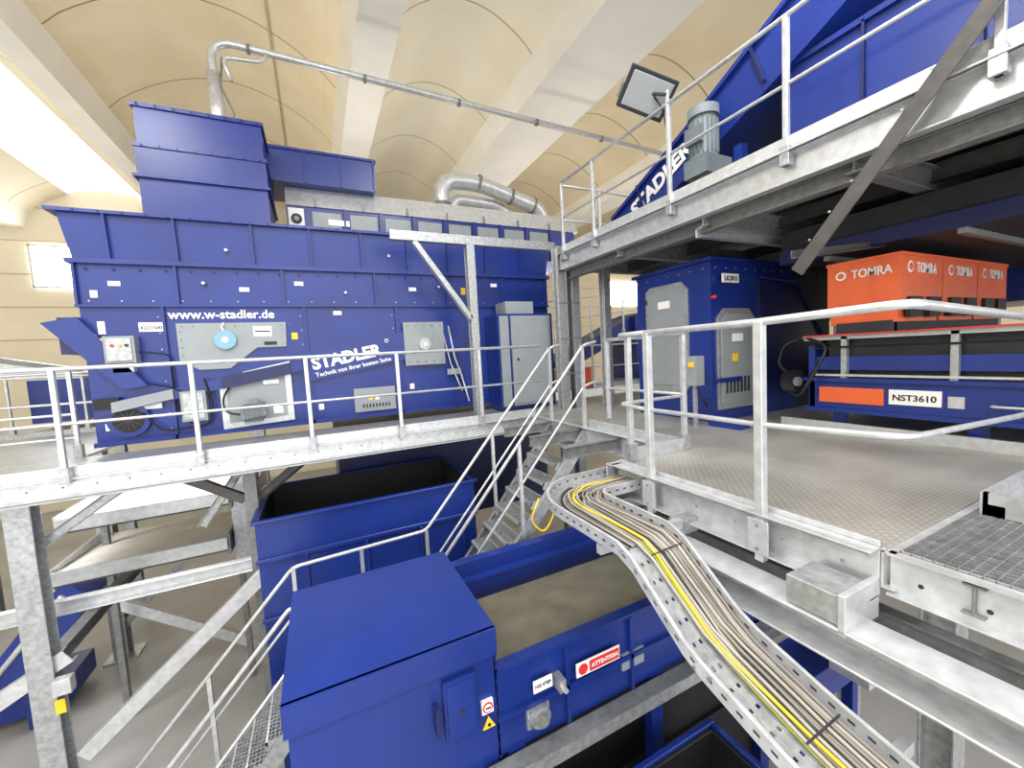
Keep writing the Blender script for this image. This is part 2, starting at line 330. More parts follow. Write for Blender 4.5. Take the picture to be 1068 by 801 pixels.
o.sweep(fillet([(3.1,9.0,8.3),(3.1,9.,8.8),(4.2,9.,8.78),(5.0,9.,8.3)],.25,6),.12,'galvb',16)
for p,q in (((3.6,8.7,9.1),(3.66,8.7,9.085)),((4.4,8.7,8.9),(4.46,8.7,8.885)),((5.0,8.7,8.75),(5.05,8.7,8.735)),((2.75,8.7,8.5),(2.75,8.7,8.56))): o.cyl(p,q,.19,'galvd',18)
o.done()

o=Ob('control_cabinet',.006)
o.box(2.85,3.95,6.35,6.88,4.22,5.9,'blue')
o.box(2.88,3.05,6.32,6.35,4.28,5.86,'panel'); o.box(3.09,3.88,6.30,6.35,4.28,5.86,'panel')
o.box(3.12,3.85,6.285,6.30,4.32,5.82,'panel'); o.cyl((3.18,6.25,5.1),(3.18,6.29,5.1),.02,'dark',10)
o.box(3.05,3.6,6.4,6.85,5.9,6.12,'panel')
o.done()

o=Ob('steel_support_frame',.004)
o.beam((2.33,6.12,4.2),(2.33,6.12,6.95),iprof(.13,.14,.012),'galv')
o.beam((1.1,6.1,7.02),(3.9,6.1,7.02),cprof(.10,.14,.012,-1),'galv')
o.beam((1.45,6.1,6.95),(2.28,6.1,5.8),cprof(.08,.10,.01),'galv',(0,1,0))
for p in ((3.82,5.85),(4.1,5.85)): o.beam((p[0],p[1],0),(p[0],p[1],6.95),iprof(.16,.16,.014),'galv')
o.box(2.22,2.44,6.02,6.22,4.2,4.22,'galv')
for z in (4.8,5.4,6.0): o.box(3.74,4.18,5.76,5.77,z,z+.02,'galvd')
o.sweep([(3.96,5.78,4.2),(3.96,5.78,6.9)],.02,'dark',6)
o.done()

# ---------------------------------------------------------------- left walkway
o=Ob('elevated_walkway',.003)
o.box(-7,3.1,5.6,6.88,4.17,4.2,'galv'); o.box(-7,-2.75,6.88,10,4.17,4.2,'galv')
o.beam((-7,5.56,4.09),(4.0,5.56,4.09),cprof(.08,.22,.012,1),'galvb')
o.box(-7,3.1,5.585,5.6,4.2,4.31,'galvb')
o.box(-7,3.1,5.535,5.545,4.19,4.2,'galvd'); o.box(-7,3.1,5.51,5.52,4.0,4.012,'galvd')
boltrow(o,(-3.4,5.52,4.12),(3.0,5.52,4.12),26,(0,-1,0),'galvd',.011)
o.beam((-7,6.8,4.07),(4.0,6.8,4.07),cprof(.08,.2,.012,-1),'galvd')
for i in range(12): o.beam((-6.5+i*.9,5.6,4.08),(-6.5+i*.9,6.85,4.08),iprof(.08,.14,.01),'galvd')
posts=[(-4.6,5.53,4.2),(-3.45,5.53,4.2),(-2.35,5.53,4.2),(-1.25,5.53,4.2),(-.12,5.53,4.2),(.97,5.53,4.2),(2.15,5.53,4.2)]
railing(o,[(-7,5.53,4.2),(3.2,5.53,4.2)],posts,drop=.05)
railing(o,[(-7,9.9,4.2),(-2.9,9.9,4.2)],[(-6.2+i*1.1,9.9,4.2) for i in range(4)])
railing(o,[(-2.8,6.95,4.2),(-4.4,6.95,4.2)],[(-2.8,6.95,4.2),(-4.3,6.95,4.2)],mid=(.55,.25))
o.done()
o=Ob('walkway_substructure',.004)
o.beam((-2.80,5.75,0),(-2.80,5.75,3.98),iprof(.20,.18,.016),'galv')
o.box(-3.0,-2.6,5.55,5.95,0,.03,'galv')
o.beam((-.88,6.0,0),(-.88,6.0,4.0),iprof(.14,.14,.012),'galvd')
o.beam((-7,6.05,2.72),(-.9,6.05,2.68),cprof(.1,.16,.012),'galvb')
o.beam((-2.80,5.75,2.2),(-2.80,9.5,2.2),iprof(.14,.14),'galvd')
o.beam((-2.72,5.8,3.5),(-2.0,5.8,4.0),cprof(.08,.10,.01),'galv')
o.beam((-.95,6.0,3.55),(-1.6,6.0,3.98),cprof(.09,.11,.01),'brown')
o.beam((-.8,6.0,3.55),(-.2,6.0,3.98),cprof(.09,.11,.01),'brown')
o.beam((-1.5,6.3,3.2),(-1.0,6.3,3.9),cprof(.08,.1,.01),'galv'); o.beam((-1.0,6.5,2.75),(-1.0,7.6,3.9),cprof(.08,.1,.01),'galvd')
o.beam((-.776,5.75,2.66),(-2.6,5.75,1.14),cprof(.10,.16,.012),'galvb')
o.beam((-2.6,5.75,2.3),(-4.6,5.75,1.2),cprof(.10,.16,.012),'galvb')
o.beam((-1.3,8.2,.3),(-3.3,8.2,1.8),cprof(.10,.16,.012),'galvb')
o.beam((-3.67,9.67,0),(-3.67,9.67,4.1),iprof(.22,.22,.016),'galv'); o.box(-3.9,-3.4,9.45,9.9,0,.03,'galv')
o.beam((-1.2,9.9,0),(-1.2,9.9,4.1),iprof(.2,.2,.016),'galv'); o.beam((1.5,9.5,0),(1.5,9.5,4.1),iprof(.2,.2,.016),'galvd')
o.beam((-3.6,9.6,.6),(-2.2,9.6,2.0),cprof(.08,.12),'galv')
o.box(-2.71,-2.63,5.62,5.64,1.75,1.9,'yellow'); o.box(-2.68,-2.54,5.55,5.65,1.98,2.14,'galvb')
o.done()
o=Ob('transfer_conveyor',.004)
def tray(x0,x1,y0,y1,z,dz):
    n=8
    for i in range(n):
        a=i/n;b=(i+1)/n; za=z+dz*(1-a)**2*1.; zb=z+dz*(1-b)**2*1.
        o.hexa([(x0,y0+(y1-y0)*a,za-.03),(x1,y0+(y1-y0)*a,za-.03),(x1,y0+(y1-y0)*b,zb-.03),(x0,y0+(y1-y0)*b,zb-.03),(x0,y0+(y1-y0)*a,za),(x1,y0+(y1-y0)*a,za),(x1,y0+(y1-y0)*b,zb),(x0,y0+(y1-y0)*b,zb)],'cream')
    o.box(x0,x1,y0-.04,y0,z+dz-.16,z+dz+.02,'galvb'); o.box(x0-.03,x0,y0,y1,z-.15,z+dz+.05,'galvb'); o.box(x1,x1+.03,y0,y1,z-.15,z+dz+.05,'galvd')
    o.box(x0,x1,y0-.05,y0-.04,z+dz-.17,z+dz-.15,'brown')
tray(-3.1,-1.3,6.95,8.8,3.35,.08); tray(-3.15,-1.35,6.85,8.4,2.72,.08)
for x in (-3.0,-1.4): o.box(x-.04,x+.04,7.8,7.88,0,3.4,'galvd')
o.box(-1.3,-.95,7.0,8.2,2.3,3.5,'galv')
o.done()
o=Ob('bunker_conveyor',.006)
o.box(-5.6,-3.9,8.4,9.3,.15,.5,'blue'); o.box(-4.9,-4.3,8.5,9.1,.5,.62,'white')
o.prism([(-4.6,8.0,1.0),(-4.2,8.0,.7),(-3.3,8.0,1.9),(-3.6,8.0,2.3)],(0,.9,0),'blue')
for x,y in ((-5.4,8.5),(-4.1,8.5),(-4.1,9.2),(-5.4,9.2)): o.box(x-.05,x+.05,y-.05,y+.05,0,.2,'galvd')
o.box(-4.3,-4.2,8.3,8.4,0,.9,'blue')
o.sweep([(-4.5,7.98,.95),(-3.6,7.98,2.05)],.04,'galvb',8)
o.prism([(-6.3,7.6,2.3),(-6.3,7.6,1.9),(-4.6,7.6,2.9),(-4.6,7.6,3.3)],(0,.9,0),'blue')
o.done()
o=Ob('discharge_hopper',.006)
x0,x1,y0,y1,zt,zb=-.8,1.9,5.4,7.0,3.43,1.3
t=.04
for (a,b,c,d) in ((x0,x1,y0,y0+t),(x0,x1,y1-t,y1),(x0,x0+t,y0+t,y1-t),(x1-t,x1,y0+t,y1-t)): o.box(a,b,c,d,zb,zt,'blue')
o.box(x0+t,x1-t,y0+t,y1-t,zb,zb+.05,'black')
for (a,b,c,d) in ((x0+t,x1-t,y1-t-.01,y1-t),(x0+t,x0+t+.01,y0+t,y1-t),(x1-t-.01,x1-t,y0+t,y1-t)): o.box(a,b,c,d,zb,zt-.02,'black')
o.box(x0-.04,x1+.04,y0-.05,y0+.03,zt-.03,zt,'blue'); o.box(x0-.04,x0+.02,y0,y1,zt-.03,zt,'blue')
o.box(x0-.02,x1+.02,y0-.04,y0,2.92,2.97,'blue'); o.box(x0-.02,x1+.02,y0-.04,y0,2.2,2.25,'blue')
for x in (-.3,.4,1.1,1.7): o.box(x-.015,x+.015,y0-.04,y0,2.25,2.92,'blue')
boltrow(o,(x0+.05,y0-.04,3.2),(x1-.05,y0-.04,3.2),10,(0,-1,0),'blued',.012)
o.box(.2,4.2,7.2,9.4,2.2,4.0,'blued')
for x,y in ((-.7,5.5),(1.8,5.5),(1.8,6.9),(-.7,6.9)): o.box(x-.06,x+.06,y-.06,y+.06,0,1.3,'blue')
o.done()

# ---------------------------------------------------------------- stairs
o=Ob('steel_staircase',.002)
def flight(xt,zt,xb,zb,n,y0=4.3,y1=5.06):
    for i in range(n):
        f=(i+1)/(n+1); x=xt+(xb-xt)*f; z=zt+(zb-zt)*f
        o.box(x-.12,x-.10,y0,y1,z-.04,z,'galvb')
        o.box(x+.10,x+.115,y0,y1,z-.04,z,'galvb')
        for k in range(5): o.box(x-.08+k*.036,x-.074+k*.036,y0,y1,z-.03,z-.002,'galv')
        for k in range(16): 
            yy=y0+(y1-y0)*(k+.5)/16; o.box(x-.11,x+.11,yy-.003,yy+.003,z-.03,z-.001,'galv')
        for yy in (y0,y1-.006): o.box(x-.12,x+.115,yy,yy+.006,z-.09,z,'galv')
    for yy,fl in ((y0-.03,1),(y1+.03,-1)):
        o.beam((xt,yy,zt-.10),(xb,yy,zb-.10),cprof(.05,.15,.01,fl),'galv')
flight(3.1,4.2,1.08,1.85,10)
flight(-.43,1.85,-2.1,0,8)
o.box(-.5,1.12,4.27,5.09,1.80,1.85,'galv')
o.beam((-.5,4.26,1.76),(1.12,4.26,1.76),cprof(.05,.16,.01),'galvb'); o.beam((-.5,5.1,1.76),(1.12,5.1,1.76),cprof(.05,.16,.01,-1),'galvb')
for x,y in ((-.45,4.3),(1.05,4.3),(-.45,5.05),(1.05,5.05)): o.box(x-.05,x+.05,y-.05,y+.05,0,1.8,'galv')
for yy in (4.26,5.08):
    top=[(3.3,yy,5.3),(3.1,yy,5.26),(1.1,yy,2.98)]
    if yy>5: top+=[(-.43,yy,2.93),(-2.2,yy,1.0)]
    o.sweep(fillet(top,.08),.021,'galvb',10)
    md=[(p[0],p[1],p[2]-.52) for p in top]; o.sweep(fillet(md,.08),.016,'galvb',8)
    for x,zb,zt in ((3.08,4.1,5.26),(2.1,2.95,4.12),(1.1,1.85,2.98)): o.box(x-.02,x+.02,yy-.02,yy+.02,zb,zt,'galvb')
    if yy>5:
        for x,zb,zt in ((.3,1.85,2.95),(-.43,1.85,2.93),(-1.3,.8,1.98),(-2.15,.0,1.05)): o.box(x-.02,x+.02,yy-.02,yy+.02,zb,zt,'galvb')
o.sweep(fillet([(-.38,4.26,1.9),(-.40,4.26,2.93),(-2.2,4.26,.97)],.08),.021,'galvb',10)
o.sweep([(-.40,4.26,2.40),(-2.2,4.26,.45)],.016,'galvb',8)
o.done()

# ---------------------------------------------------------------- right deck
o=Ob('equipment_platform',.003)
o.box(2.3,10,.88,2.68,4.18,4.2,'checker'); o.box(3.1,10,2.68,6.88,4.18,4.2,'checker')
o.beam((2.26,2.72,4.08),(2.26,.90,4.08),cprof(.10,.24,.012,1),'galvb')
o.box(2.30,2.315,.90,2.70,4.2,4.23,'galvb')
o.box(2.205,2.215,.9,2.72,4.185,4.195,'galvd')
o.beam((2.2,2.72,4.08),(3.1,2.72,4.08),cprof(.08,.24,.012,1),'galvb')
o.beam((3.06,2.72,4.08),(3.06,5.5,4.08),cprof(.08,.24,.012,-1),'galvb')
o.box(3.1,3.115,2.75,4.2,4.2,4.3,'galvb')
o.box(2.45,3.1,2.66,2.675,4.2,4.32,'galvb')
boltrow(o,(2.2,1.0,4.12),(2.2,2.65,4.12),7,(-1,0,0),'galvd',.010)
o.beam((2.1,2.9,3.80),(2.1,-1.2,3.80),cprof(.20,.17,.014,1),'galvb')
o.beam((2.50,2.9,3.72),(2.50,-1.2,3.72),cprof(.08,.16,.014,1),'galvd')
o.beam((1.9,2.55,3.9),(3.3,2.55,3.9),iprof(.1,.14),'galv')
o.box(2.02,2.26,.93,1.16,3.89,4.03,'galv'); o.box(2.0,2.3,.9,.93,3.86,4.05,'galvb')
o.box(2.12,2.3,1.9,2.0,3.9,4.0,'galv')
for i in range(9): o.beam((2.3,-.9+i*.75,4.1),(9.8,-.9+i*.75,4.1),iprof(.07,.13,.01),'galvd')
railing(o,[(2.24,2.30,4.2),(2.24,1.42,4.2),(2.28,.80,4.22),(3.7,.80,4.15),(7,.8,4.15)],[],mid=(.52,))
for y in (2.27,1.42): 
    o.box(2.212,2.262,y-.025,y+.025,3.92,5.3,'galvb'); o.box(2.2,2.212,y-.06,y+.06,3.97,4.17,'galvb'); boltrow(o,(2.2,y,4.0),(2.2,y,4.14),2,(-1,0,0),'galvd')
railing(o,[(2.24,2.30,4.2),(2.3,2.68,4.2),(3.1,2.68,4.2)],[(2.42,2.68,4.2),(3.08,2.68,4.2)],mid=(.52,))
railing(o,[(3.15,2.75,4.2),(3.15,3.9,4.2)],[(3.15,3.85,4.2)],mid=(.52,))
for x,y in ((3.2,.95),(5.2,2.3),(5.2,.2),(3.2,3.2),(7.2,.5)): o.beam((x,y,0),(x,y,4.05),iprof(.16,.16,.014),'galv')
o.done()
o=Ob('grating_landing',0)
o.beam((2.31,.87,4.09),(2.31,-1.2,4.09),cprof(.05,.2,.01,1),'galvb')
o.beam((2.3,.87,4.1),(4.8,.87,4.1),cprof(.05,.18,.01,1),'galvb')
for i in range(9): o.cyl((2.284,.75-i*.2,4.09),(2.28,.75-i*.2,4.09),.010,'dark',10)
n=62
for i in range(n): o.box(2.34+i*.036,2.344+i*.036,-1.2,.84,4.165,4.2,'galv')
for i in range(58): o.box(2.34,4.6,.84-i*.036-.003,.84-i*.036,4.175,4.199,'galv')
o.box(3.15,4.6,.72,.80,4.2,4.26,'galvb'); o.box(3.15,3.18,.2,.8,4.2,4.32,'galvb'); o.box(3.15,4.6,.78,.81,4.2,4.32,'galvb')
o.done()

# ---------------------------------------------------------------- cable tray
o=Ob('cable_tray',.001)
def off(path,dx):
    out=[]
    for i,p in enumerate(path):
        a=path[max(0,i-1)];b=path[min(len(path)-1,i+1)]; t=(b-a); t.z=0; t.normalize(); out.append(p+V((-t.y,t.x,0))*dx)
    return out
ctr=[V((3.2,2.62,4.05)),V((2.2,2.62,4.06))]
for k in range(1,10):
    a=math.pi/2*k/9; ctr.append(V((1.95-.33*math.sin(a),2.29+.33*math.cos(a),4.06)))
ctr+= [V((1.62,2.0,4.06)),V((1.63,1.72,4.05)),V((1.64,1.62,4.0)),V((1.65,1.30,3.74)),V((1.66,1.2,3.68)),V((1.67,.85,3.56)),V((1.68,.3,3.42)),V((1.7,-.5,3.25))]
w=.21
L=off(ctr,-w); R=off(ctr,w)
for i in range(len(ctr)-1):
    for A,t in ((L,.004),(R,.004)):
        a,b=A[i],A[i+1]; up=V((0,0,.075))
        d=(b-a); d.z=0; d.normalize(); s_=V((-d.y,d.x,0))*t
        o.hexa([a-s_,b-s_,b+s_,a+s_,a-s_+up,b-s_+up,b+s_+up,a+s_+up],'galvb')
        s2=V((-d.y,d.x,0))*.010
        o.hexa([a-s2+up,b-s2+up,b+s2+up,a+s2+up,a-s2+up*1.08,b-s2+up*1.08,b+s2+up*1.08,a+s2+up*1.08],'galvb')
        n=int((b-a).length/.07)
        for k in range(n):
            p=a.lerp(b,(k+.5)/n)+V((0,0,.04)); dd=(b-a).normalized()*.014
            for sg in (-1,1):
                q=s_*1.3*sg; o.hexa([p-dd+q*.9-V((0,0,.006)),p+dd+q*.9-V((0,0,.006)),p+dd+q-V((0,0,.006)),p-dd+q-V((0,0,.006)),p-dd+q*.9+V((0,0,.006)),p+dd+q*.9+V((0,0,.006)),p+dd+q+V((0,0,.006)),p-dd+q+V((0,0,.006))],'dark')
    seg=(ctr[i+1]-ctr[i]).length; n=max(1,int(seg/.09))
    for k in range(n):
        f0=(k+.0)/n; f1=(k+.80)/n
        q=[L[i].lerp(L[i+1],f0),L[i].lerp(L[i+1],f1),R[i].lerp(R[i+1],f1),R[i].lerp(R[i+1],f0)]
        o.hexa([p-V((0,0,.004)) for p in q]+[p+V((0,0,.002)) for p in q],'galv')
for dd in (-.19,-.145,-.10,-.05,0,.05,.10,.145,.19):
    A=off(ctr,dd)
    for i in range(len(A)-1):
        a,b=A[i],A[i+1]; d=(b-a).normalized(); s_=V((-d.y,d.x,0)).normalized()*.015
        o.hexa([a-s_-V((0,0,.003)),b-s_-V((0,0,.003)),b+s_-V((0,0,.003)),a+s_-V((0,0,.003)),a-s_+V((0,0,.003)),b-s_+V((0,0,.003)),b+s_+V((0,0,.003)),a+s_+V((0,0,.003))],'galv')
for i in (12,15,17):
    p=L[i]; boltrow(o,p+V((-.005,-.04,.04)),p+V((-.005,.04,.04)),2,(-1,0,0),'galvd',.008)
o.box(1.42,2.1,1.86,1.9,3.98,4.04,'galvb'); o.box(1.42,2.1,.7,.74,3.44,3.5,'galvb')
o.done()
o=Ob('cable_bundle',0)
nC=22
for c in range(nC):
    lat=-.05+.23*c/(nC-1)+random.uniform(-.006,.006)
    lay=.016+ (.017 if c%3==0 else 0)
    ph=random.uniform(0,6); A=off(ctr,lat)
    P=[]
    for i in range(len(A)-1):
        for k in range(3):
            t=k/3; p=A[i].lerp(A[i+1],t); u=(i+t)
            P.append(p+V((.010*math.sin(u*.9+ph),.006*math.cos(u*.8+ph),lay+.006*math.sin(u*1.3+ph))))
    P.append(A[-1]+V((0,0,lay)))
    m='cable' if c%2 else 'cable2'; r=.0085
    if c==3: m='yellow'; r=.008
    if c==2: m='ygreen'; r=.005
    if c in (8,): m='dark'; r=.006
    o.sweep(P,r,m,7)
for c in range(4):
    A=off(ctr,-.13+.02*c)[3:13]; o.sweep([p+V((0,0,.016)) for p in A],.006,('cable','black','cable2','cable')[c],6)
for i in (13,16):
    a=off(ctr,-.06)[i]; b=off(ctr,.19)[i]; o.beam(a+V((0,0,.045)),b+V((0,0,.045)),rect(.008,.004),'dark')
o.sweep(fillet([(1.62,2.95,3.95),(1.55,3.0,3.75),(1.68,3.0,3.6),(1.78,2.98,3.75),(1.8,2.95,4.0)],.08),.008,'yellow',7)
o.done()

# ---------------------------------------------------------------- foreground belt conveyor
o=Ob('belt_conveyor',.008)
o.box(-.34,1.0,2.66,3.96,1.3,3.16,'blue'); o.box(-.36,1.02,2.64,3.98,3.16,3.20,'blue')
o.box(-.36,1.02,2.62,2.66,3.0,3.2,'blue')
o.box(.60,.84,2.615,2.66,2.50,2.94,'blue'); o.box(.62,.82,2.60,2.62,2.53,2.91,'blue')
o.box(.53,.56,2.58,2.66,2.60,2.80,'blued'); o.cyl((.72,2.58,2.7),(.72,2.61,2.7),.015,'dark',10)
o.box(.88,.97,2.635,2.66,2.56,2.66,'white'); o.cyl((.925,2.63,2.61),(.925,2.636,2.61),.04,'red',20); o.cyl((.925,2.627,2.61),(.925,2.631,2.61),.028,'white',20); o.box(.905,.945,2.624,2.628,2.603,2.617,'dark')
o.prism([(.88,2.65,2.44),(.98,2.65,2.44),(.93,2.65,2.53)],(0,-.012,0),'yellow'); o.cyl((.93,2.63,2.47),(.93,2.64,2.47),.012,'black',8)
for ya,yb in ((2.66,2.70),(3.9,3.94)):
    o.box(1.02,6.,ya,yb,2.15,2.85,'blue')
    o.box(1.02,6.,ya-.03,yb+.03,2.83,2.86,'blue')
o.box(1.0,6,2.62,2.66,2.45,2.49,'blue')
for x in (1.62,2.3,3.0): o.box(x-.015,x+.015,2.62,2.66,2.15,2.83,'blue')
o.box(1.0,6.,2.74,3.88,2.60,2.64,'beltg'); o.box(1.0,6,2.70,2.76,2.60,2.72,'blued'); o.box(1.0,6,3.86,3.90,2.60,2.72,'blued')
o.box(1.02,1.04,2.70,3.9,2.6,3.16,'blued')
o.box(1.05,6.,3.98,4.1,2.3,3.0,'blue')
for i in range(9): o.cyl((1.0,2.61,2.2+.1*i),(1.0,2.62,2.2+.1*i),.01,'blued',6)
o.beam((.9,2.56,2.1),(5,2.56,2.1),cprof(.14,.10,.01,1),'brown'); o.box(.3,5,2.48,2.62,2.14,2.155,'galvd'); o.box(.3,5,2.475,2.485,2.05,2.16,'galv')
o.box(1.24,1.44,2.63,2.66,2.27,2.47,'galv'); o.cyl((1.34,2.58,2.37),(1.34,2.64,2.37),.085,'galv',22); o.cyl((1.34,2.54,2.37),(1.34,2.58,2.37),.05,'galvd',18)
for a,b in ((1.27,2.3),(1.41,2.3),(1.27,2.44),(1.41,2.44)): o.cyl((a,2.61,b),(a,2.635,b),.015,'galvd',6)
o.box(1.5,1.56,2.55,2.66,2.52,2.62,'galv'); o.cyl((1.53,2.5,2.57),(1.53,2.56,2.57),.02,'galvb',8)
o.box(1.70,2.15,2.612,2.62,2.52,2.64,'white'); o.box(1.83,2.14,2.608,2.612,2.535,2.625,'red'); o.cyl((1.765,2.605,2.58),(1.765,2.612,2.58),.045,'red',16); o.text('ATTENTION',.27,(1.85,2.606,2.565),(1,0,0),(0,0,1),'white',.01)
o.box(1.30,1.47,2.612,2.62,2.56,2.66,'white'); o.text('NO STEP',.14,(1.315,2.61,2.6),(1,0,0),(0,0,1),'dark')
o.box(2.2,2.45,2.64,2.66,2.35,2.5,'panel')
for x in (1.15,2.6,4.2):
    for y in (2.70,3.85): o.box(x-.07,x+.07,y-.05,y+.05,0,2.15,'blue')
o.box(1.1,5,2.72,3.85,1.2,1.3,'black'); o.box(1.2,4.5,2.76,2.79,.2,2.1,'black')  # black sheets added to darken the space under the belt
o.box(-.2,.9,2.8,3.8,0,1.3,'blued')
o.done()
o=Ob('lower_reject_bin',.006)
for a,b,c,d in ((1.15,3.0,.5,.55),(1.15,3.0,2.35,2.40),(1.15,1.2,.55,2.35),(2.95,3.0,.55,2.35)): o.box(a,b,c,d,0.1,1.75,'blue')
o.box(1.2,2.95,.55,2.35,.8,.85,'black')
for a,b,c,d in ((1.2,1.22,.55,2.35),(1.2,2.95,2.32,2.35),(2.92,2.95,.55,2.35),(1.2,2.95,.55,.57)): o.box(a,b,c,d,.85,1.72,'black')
o.done()

# ---------------------------------------------------------------- blue sorter housing (right)
o=Ob('optical_sorter_housing',.006)
o.box(4.41,6.2,3.4,4.65,4.2,6.2,'blue'); o.box(4.36,7.1,3.35,4.7,6.2,6.24,'blue')
o.prism([(6.2,3.4,6.2),(7.05,3.4,6.2),(7.05,3.4,4.9),(6.8,3.4,4.2),(6.2,3.4,4.2)],(0,1.25,0),'dark')  # solid dark shape stands in for the shaded opening
o.prism([(5.3,3.36,6.0),(6.1,3.36,5.95),(6.9,3.36,5.0),(6.9,3.36,4.7),(5.3,3.36,4.7)],(0,.04,0),'blued')
o.sweep([(5.3,3.34,6.02),(6.1,3.34,5.97),(6.9,3.34,5.02)],.02,'blue',6)
def door_x(y0,y1,z0,z1):
    pts=[(4.38,y0,z0+.08),(4.38,y0,z1-.06),(4.38,y0-.08,z1),(4.38,y1+.1,z1),(4.38,y1,z1-.1),(4.38,y1,z0+.08),(4.38,y1+.08,z0),(4.38,y0-.08,z0)]
    o.prism(pts,(.03,0,0),'galv'); 
    o.prism([(4.375,y0-.06,z0+.1),(4.375,y0-.06,z1-.1),(4.375,y0-.12,z1-.06),(4.375,y1+.12,z1-.06),(4.375,y1+.06,z1-.12),(4.375,y1+.06,z0+.1)],(.006,0,0),'panel')
door_x(4.45,3.72,4.55,6.02)
o.box(4.36,4.375,4.0,4.2,5.7,5.8,'white'); o.box(4.34,4.38,3.76,3.8,5.2,5.35,'dark')
for z in (4.8,5.3,5.8): o.box(4.35,4.38,4.42,4.46,z,z+.06,'dark')
pts=[(4.5,3.37,4.35),(4.5,3.37,5.5),(4.62,3.37,5.62),(5.1,3.37,5.62),(5.22,3.37,5.5),(5.22,3.37,4.35)]
o.prism(pts,(0,.03,0),'galv'); o.prism([(4.56,3.36,4.42),(4.56,3.36,5.46),(4.66,3.36,5.55),(5.06,3.36,5.55),(5.15,3.36,5.46),(5.15,3.36,4.42)],(0,.012,0),'panel')
for i in range(7): o.box(4.62+i*.07,4.65+i*.07,3.35,3.36,4.55,4.75,'dark')
o.box(4.75,4.95,3.35,3.36,5.2,5.3,'white'); o.box(4.75,4.85,3.35,3.36,4.95,5.05,'yellow')
o.box(4.55,4.85,3.33,3.35,5.93,6.04,'white'); o.text('LK2815',.24,(4.58,3.328,5.955),(1,0,0),(0,0,1),'black',.01)
o.box(4.45,4.9,3.33,3.4,4.7,4.75,'blue')
o.cyl((4.38,3.3,5.75),(4.38,3.36,5.75),.02,'red',8)
o.box(4.0,4.15,3.3,3.42,4.7,5.05,'panel'); o.box(4.05,4.09,3.35,3.39,4.2,4.7,'galv')
o.box(3.99,4.0,3.32,3.4,4.92,4.98,'yellow')
o.box(4.2,4.39,2.9,3.3,4.2,4.3,'blue')
o.sweep(fillet([(4.07,3.36,4.7),(4.2,3.3,4.4),(4.38,3.5,4.5)],.1),.012,'black',6)
boltrow(o,(4.5,3.4,6.12),(7,3.4,6.12),14,(0,-1,0),'galv'); boltrow(o,(4.41,4.6,6.12),(4.41,3.5,6.12),7,(-1,0,0),'galv')
o.done()

o=Ob('acceleration_belt_conveyor',.005)
o.box(4.9,7.9,-1.2,2.55,4.72,4.8,'blued'); o.box(4.9,4.96,-1.2,2.55,4.42,4.74,'blue')
o.box(4.86,4.9,-1.2,2.6,4.72,4.76,'blue'); o.box(4.86,4.9,-1.2,2.6,4.40,4.44,'blue')
o.box(4.9,7.9,2.5,2.56,4.4,5.1,'blue')
o.box(4.97,7.9,-1.2,2.5,4.8,4.9,'black'); o.box(4.86,4.94,-1.2,2.5,4.78,4.80,'galvb'); o.box(4.93,4.97,-1.2,2.5,4.84,4.98,'blue')
o.box(4.97,7.8,-1.2,2.4,4.9,5.16,'dark'); o.box(4.88,7.9,-1.2,2.6,5.16,5.19,'galvb'); o.box(4.86,4.9,-1.2,2.6,5.20,5.215,'red'); o.box(4.84,4.92,-1.2,2.6,5.19,5.2,'galvd')
o.sweep([(4.86,2.5,5.08),(4.86,-1.2,5.08)],.012,'black',6)
for i in range(5): o.box(4.88,4.93,-1.0+i*.8,-.95+i*.8,4.74,5.2,'galv')
o.box(4.885,4.9,1.9,2.45,4.50,4.66,'orange')
o.box(4.885,4.9,1.50,1.86,4.52,4.66,'white'); o.text('NST3610',.30,(4.884,1.83,4.56),(0,-1,0),(0,0,1),'black',.015)
o.box(4.885,4.9,1.36,1.46,4.52,4.62,'galvb')
o.sweep(fillet([(4.9,1.2,4.56),(4.84,1.2,4.56),(4.84,1.0,4.56),(4.9,1.0,4.56)],.02),.012,'galvb',8)
for y in (2.3,1.3,.3,-.7): o.box(4.95,5.05,y-.05,y+.05,4.2,4.42,'blue')
o.box(4.8,4.84,-1.2,2.8,4.2,4.30,'galvb')
o.cyl((4.82,2.62,4.72),(4.82,2.75,4.72),.12,'black',20); o.cyl((4.76,2.58,4.72),(4.76,2.62,4.72),.05,'motor',14)
o.sweep(fillet([(4.8,2.72,4.6),(4.7,2.55,4.55),(4.78,2.4,4.9),(4.85,2.35,5.1),(4.9,2.6,5.2)],.15,6),.018,'black',8)
o.sweep(fillet([(4.82,2.6,5.2),(4.75,2.75,5.12),(4.75,2.8,4.9),(4.82,2.72,4.8)],.12,6),.014,'black',8)
o.done()
o=Ob('optical_sorting_unit',.012)
x=4.9
for i in range(3):
    xa=x+i*.9; o.box(xa,xa+.88,1.79,2.38,5.42,5.93,'orange'); o.box(xa-.01,xa+.89,1.78,2.39,5.91,5.94,'orange')
    o.box(xa+.02,xa+.86,1.82,2.36,5.30,5.42,'orange')
    for k in range(2): o.box(xa+.12+k*.4,xa+.38+k*.4,1.76,1.8,5.34,5.53,'black')
    o.text('TOMRA',.42,(xa+.3,1.785,5.76),(1,0,0),(0,0,1),'white',.01,.10)
    o.cyl((xa+.18,1.79,5.81),(xa+.18,1.784,5.81),.055,'white',16); o.cyl((xa+.18,1.785,5.81),(xa+.18,1.780,5.81),.035,'orange',16)
o.text('TOMRA',.32,(4.895,2.17,5.76),(0,-1,0),(0,0,1),'white',.01,.085)
o.cyl((4.9,2.26,5.80),(4.893,2.26,5.80),.045,'white',16); o.cyl((4.894,2.26,5.80),(4.889,2.26,5.80),.028,'orange',16)
o.box(4.88,4.9,1.98,2.3,5.42,5.49,'white'); o.text('STT3600',.28,(4.878,2.28,5.435),(0,-1,0),(0,0,1),'black',.01)
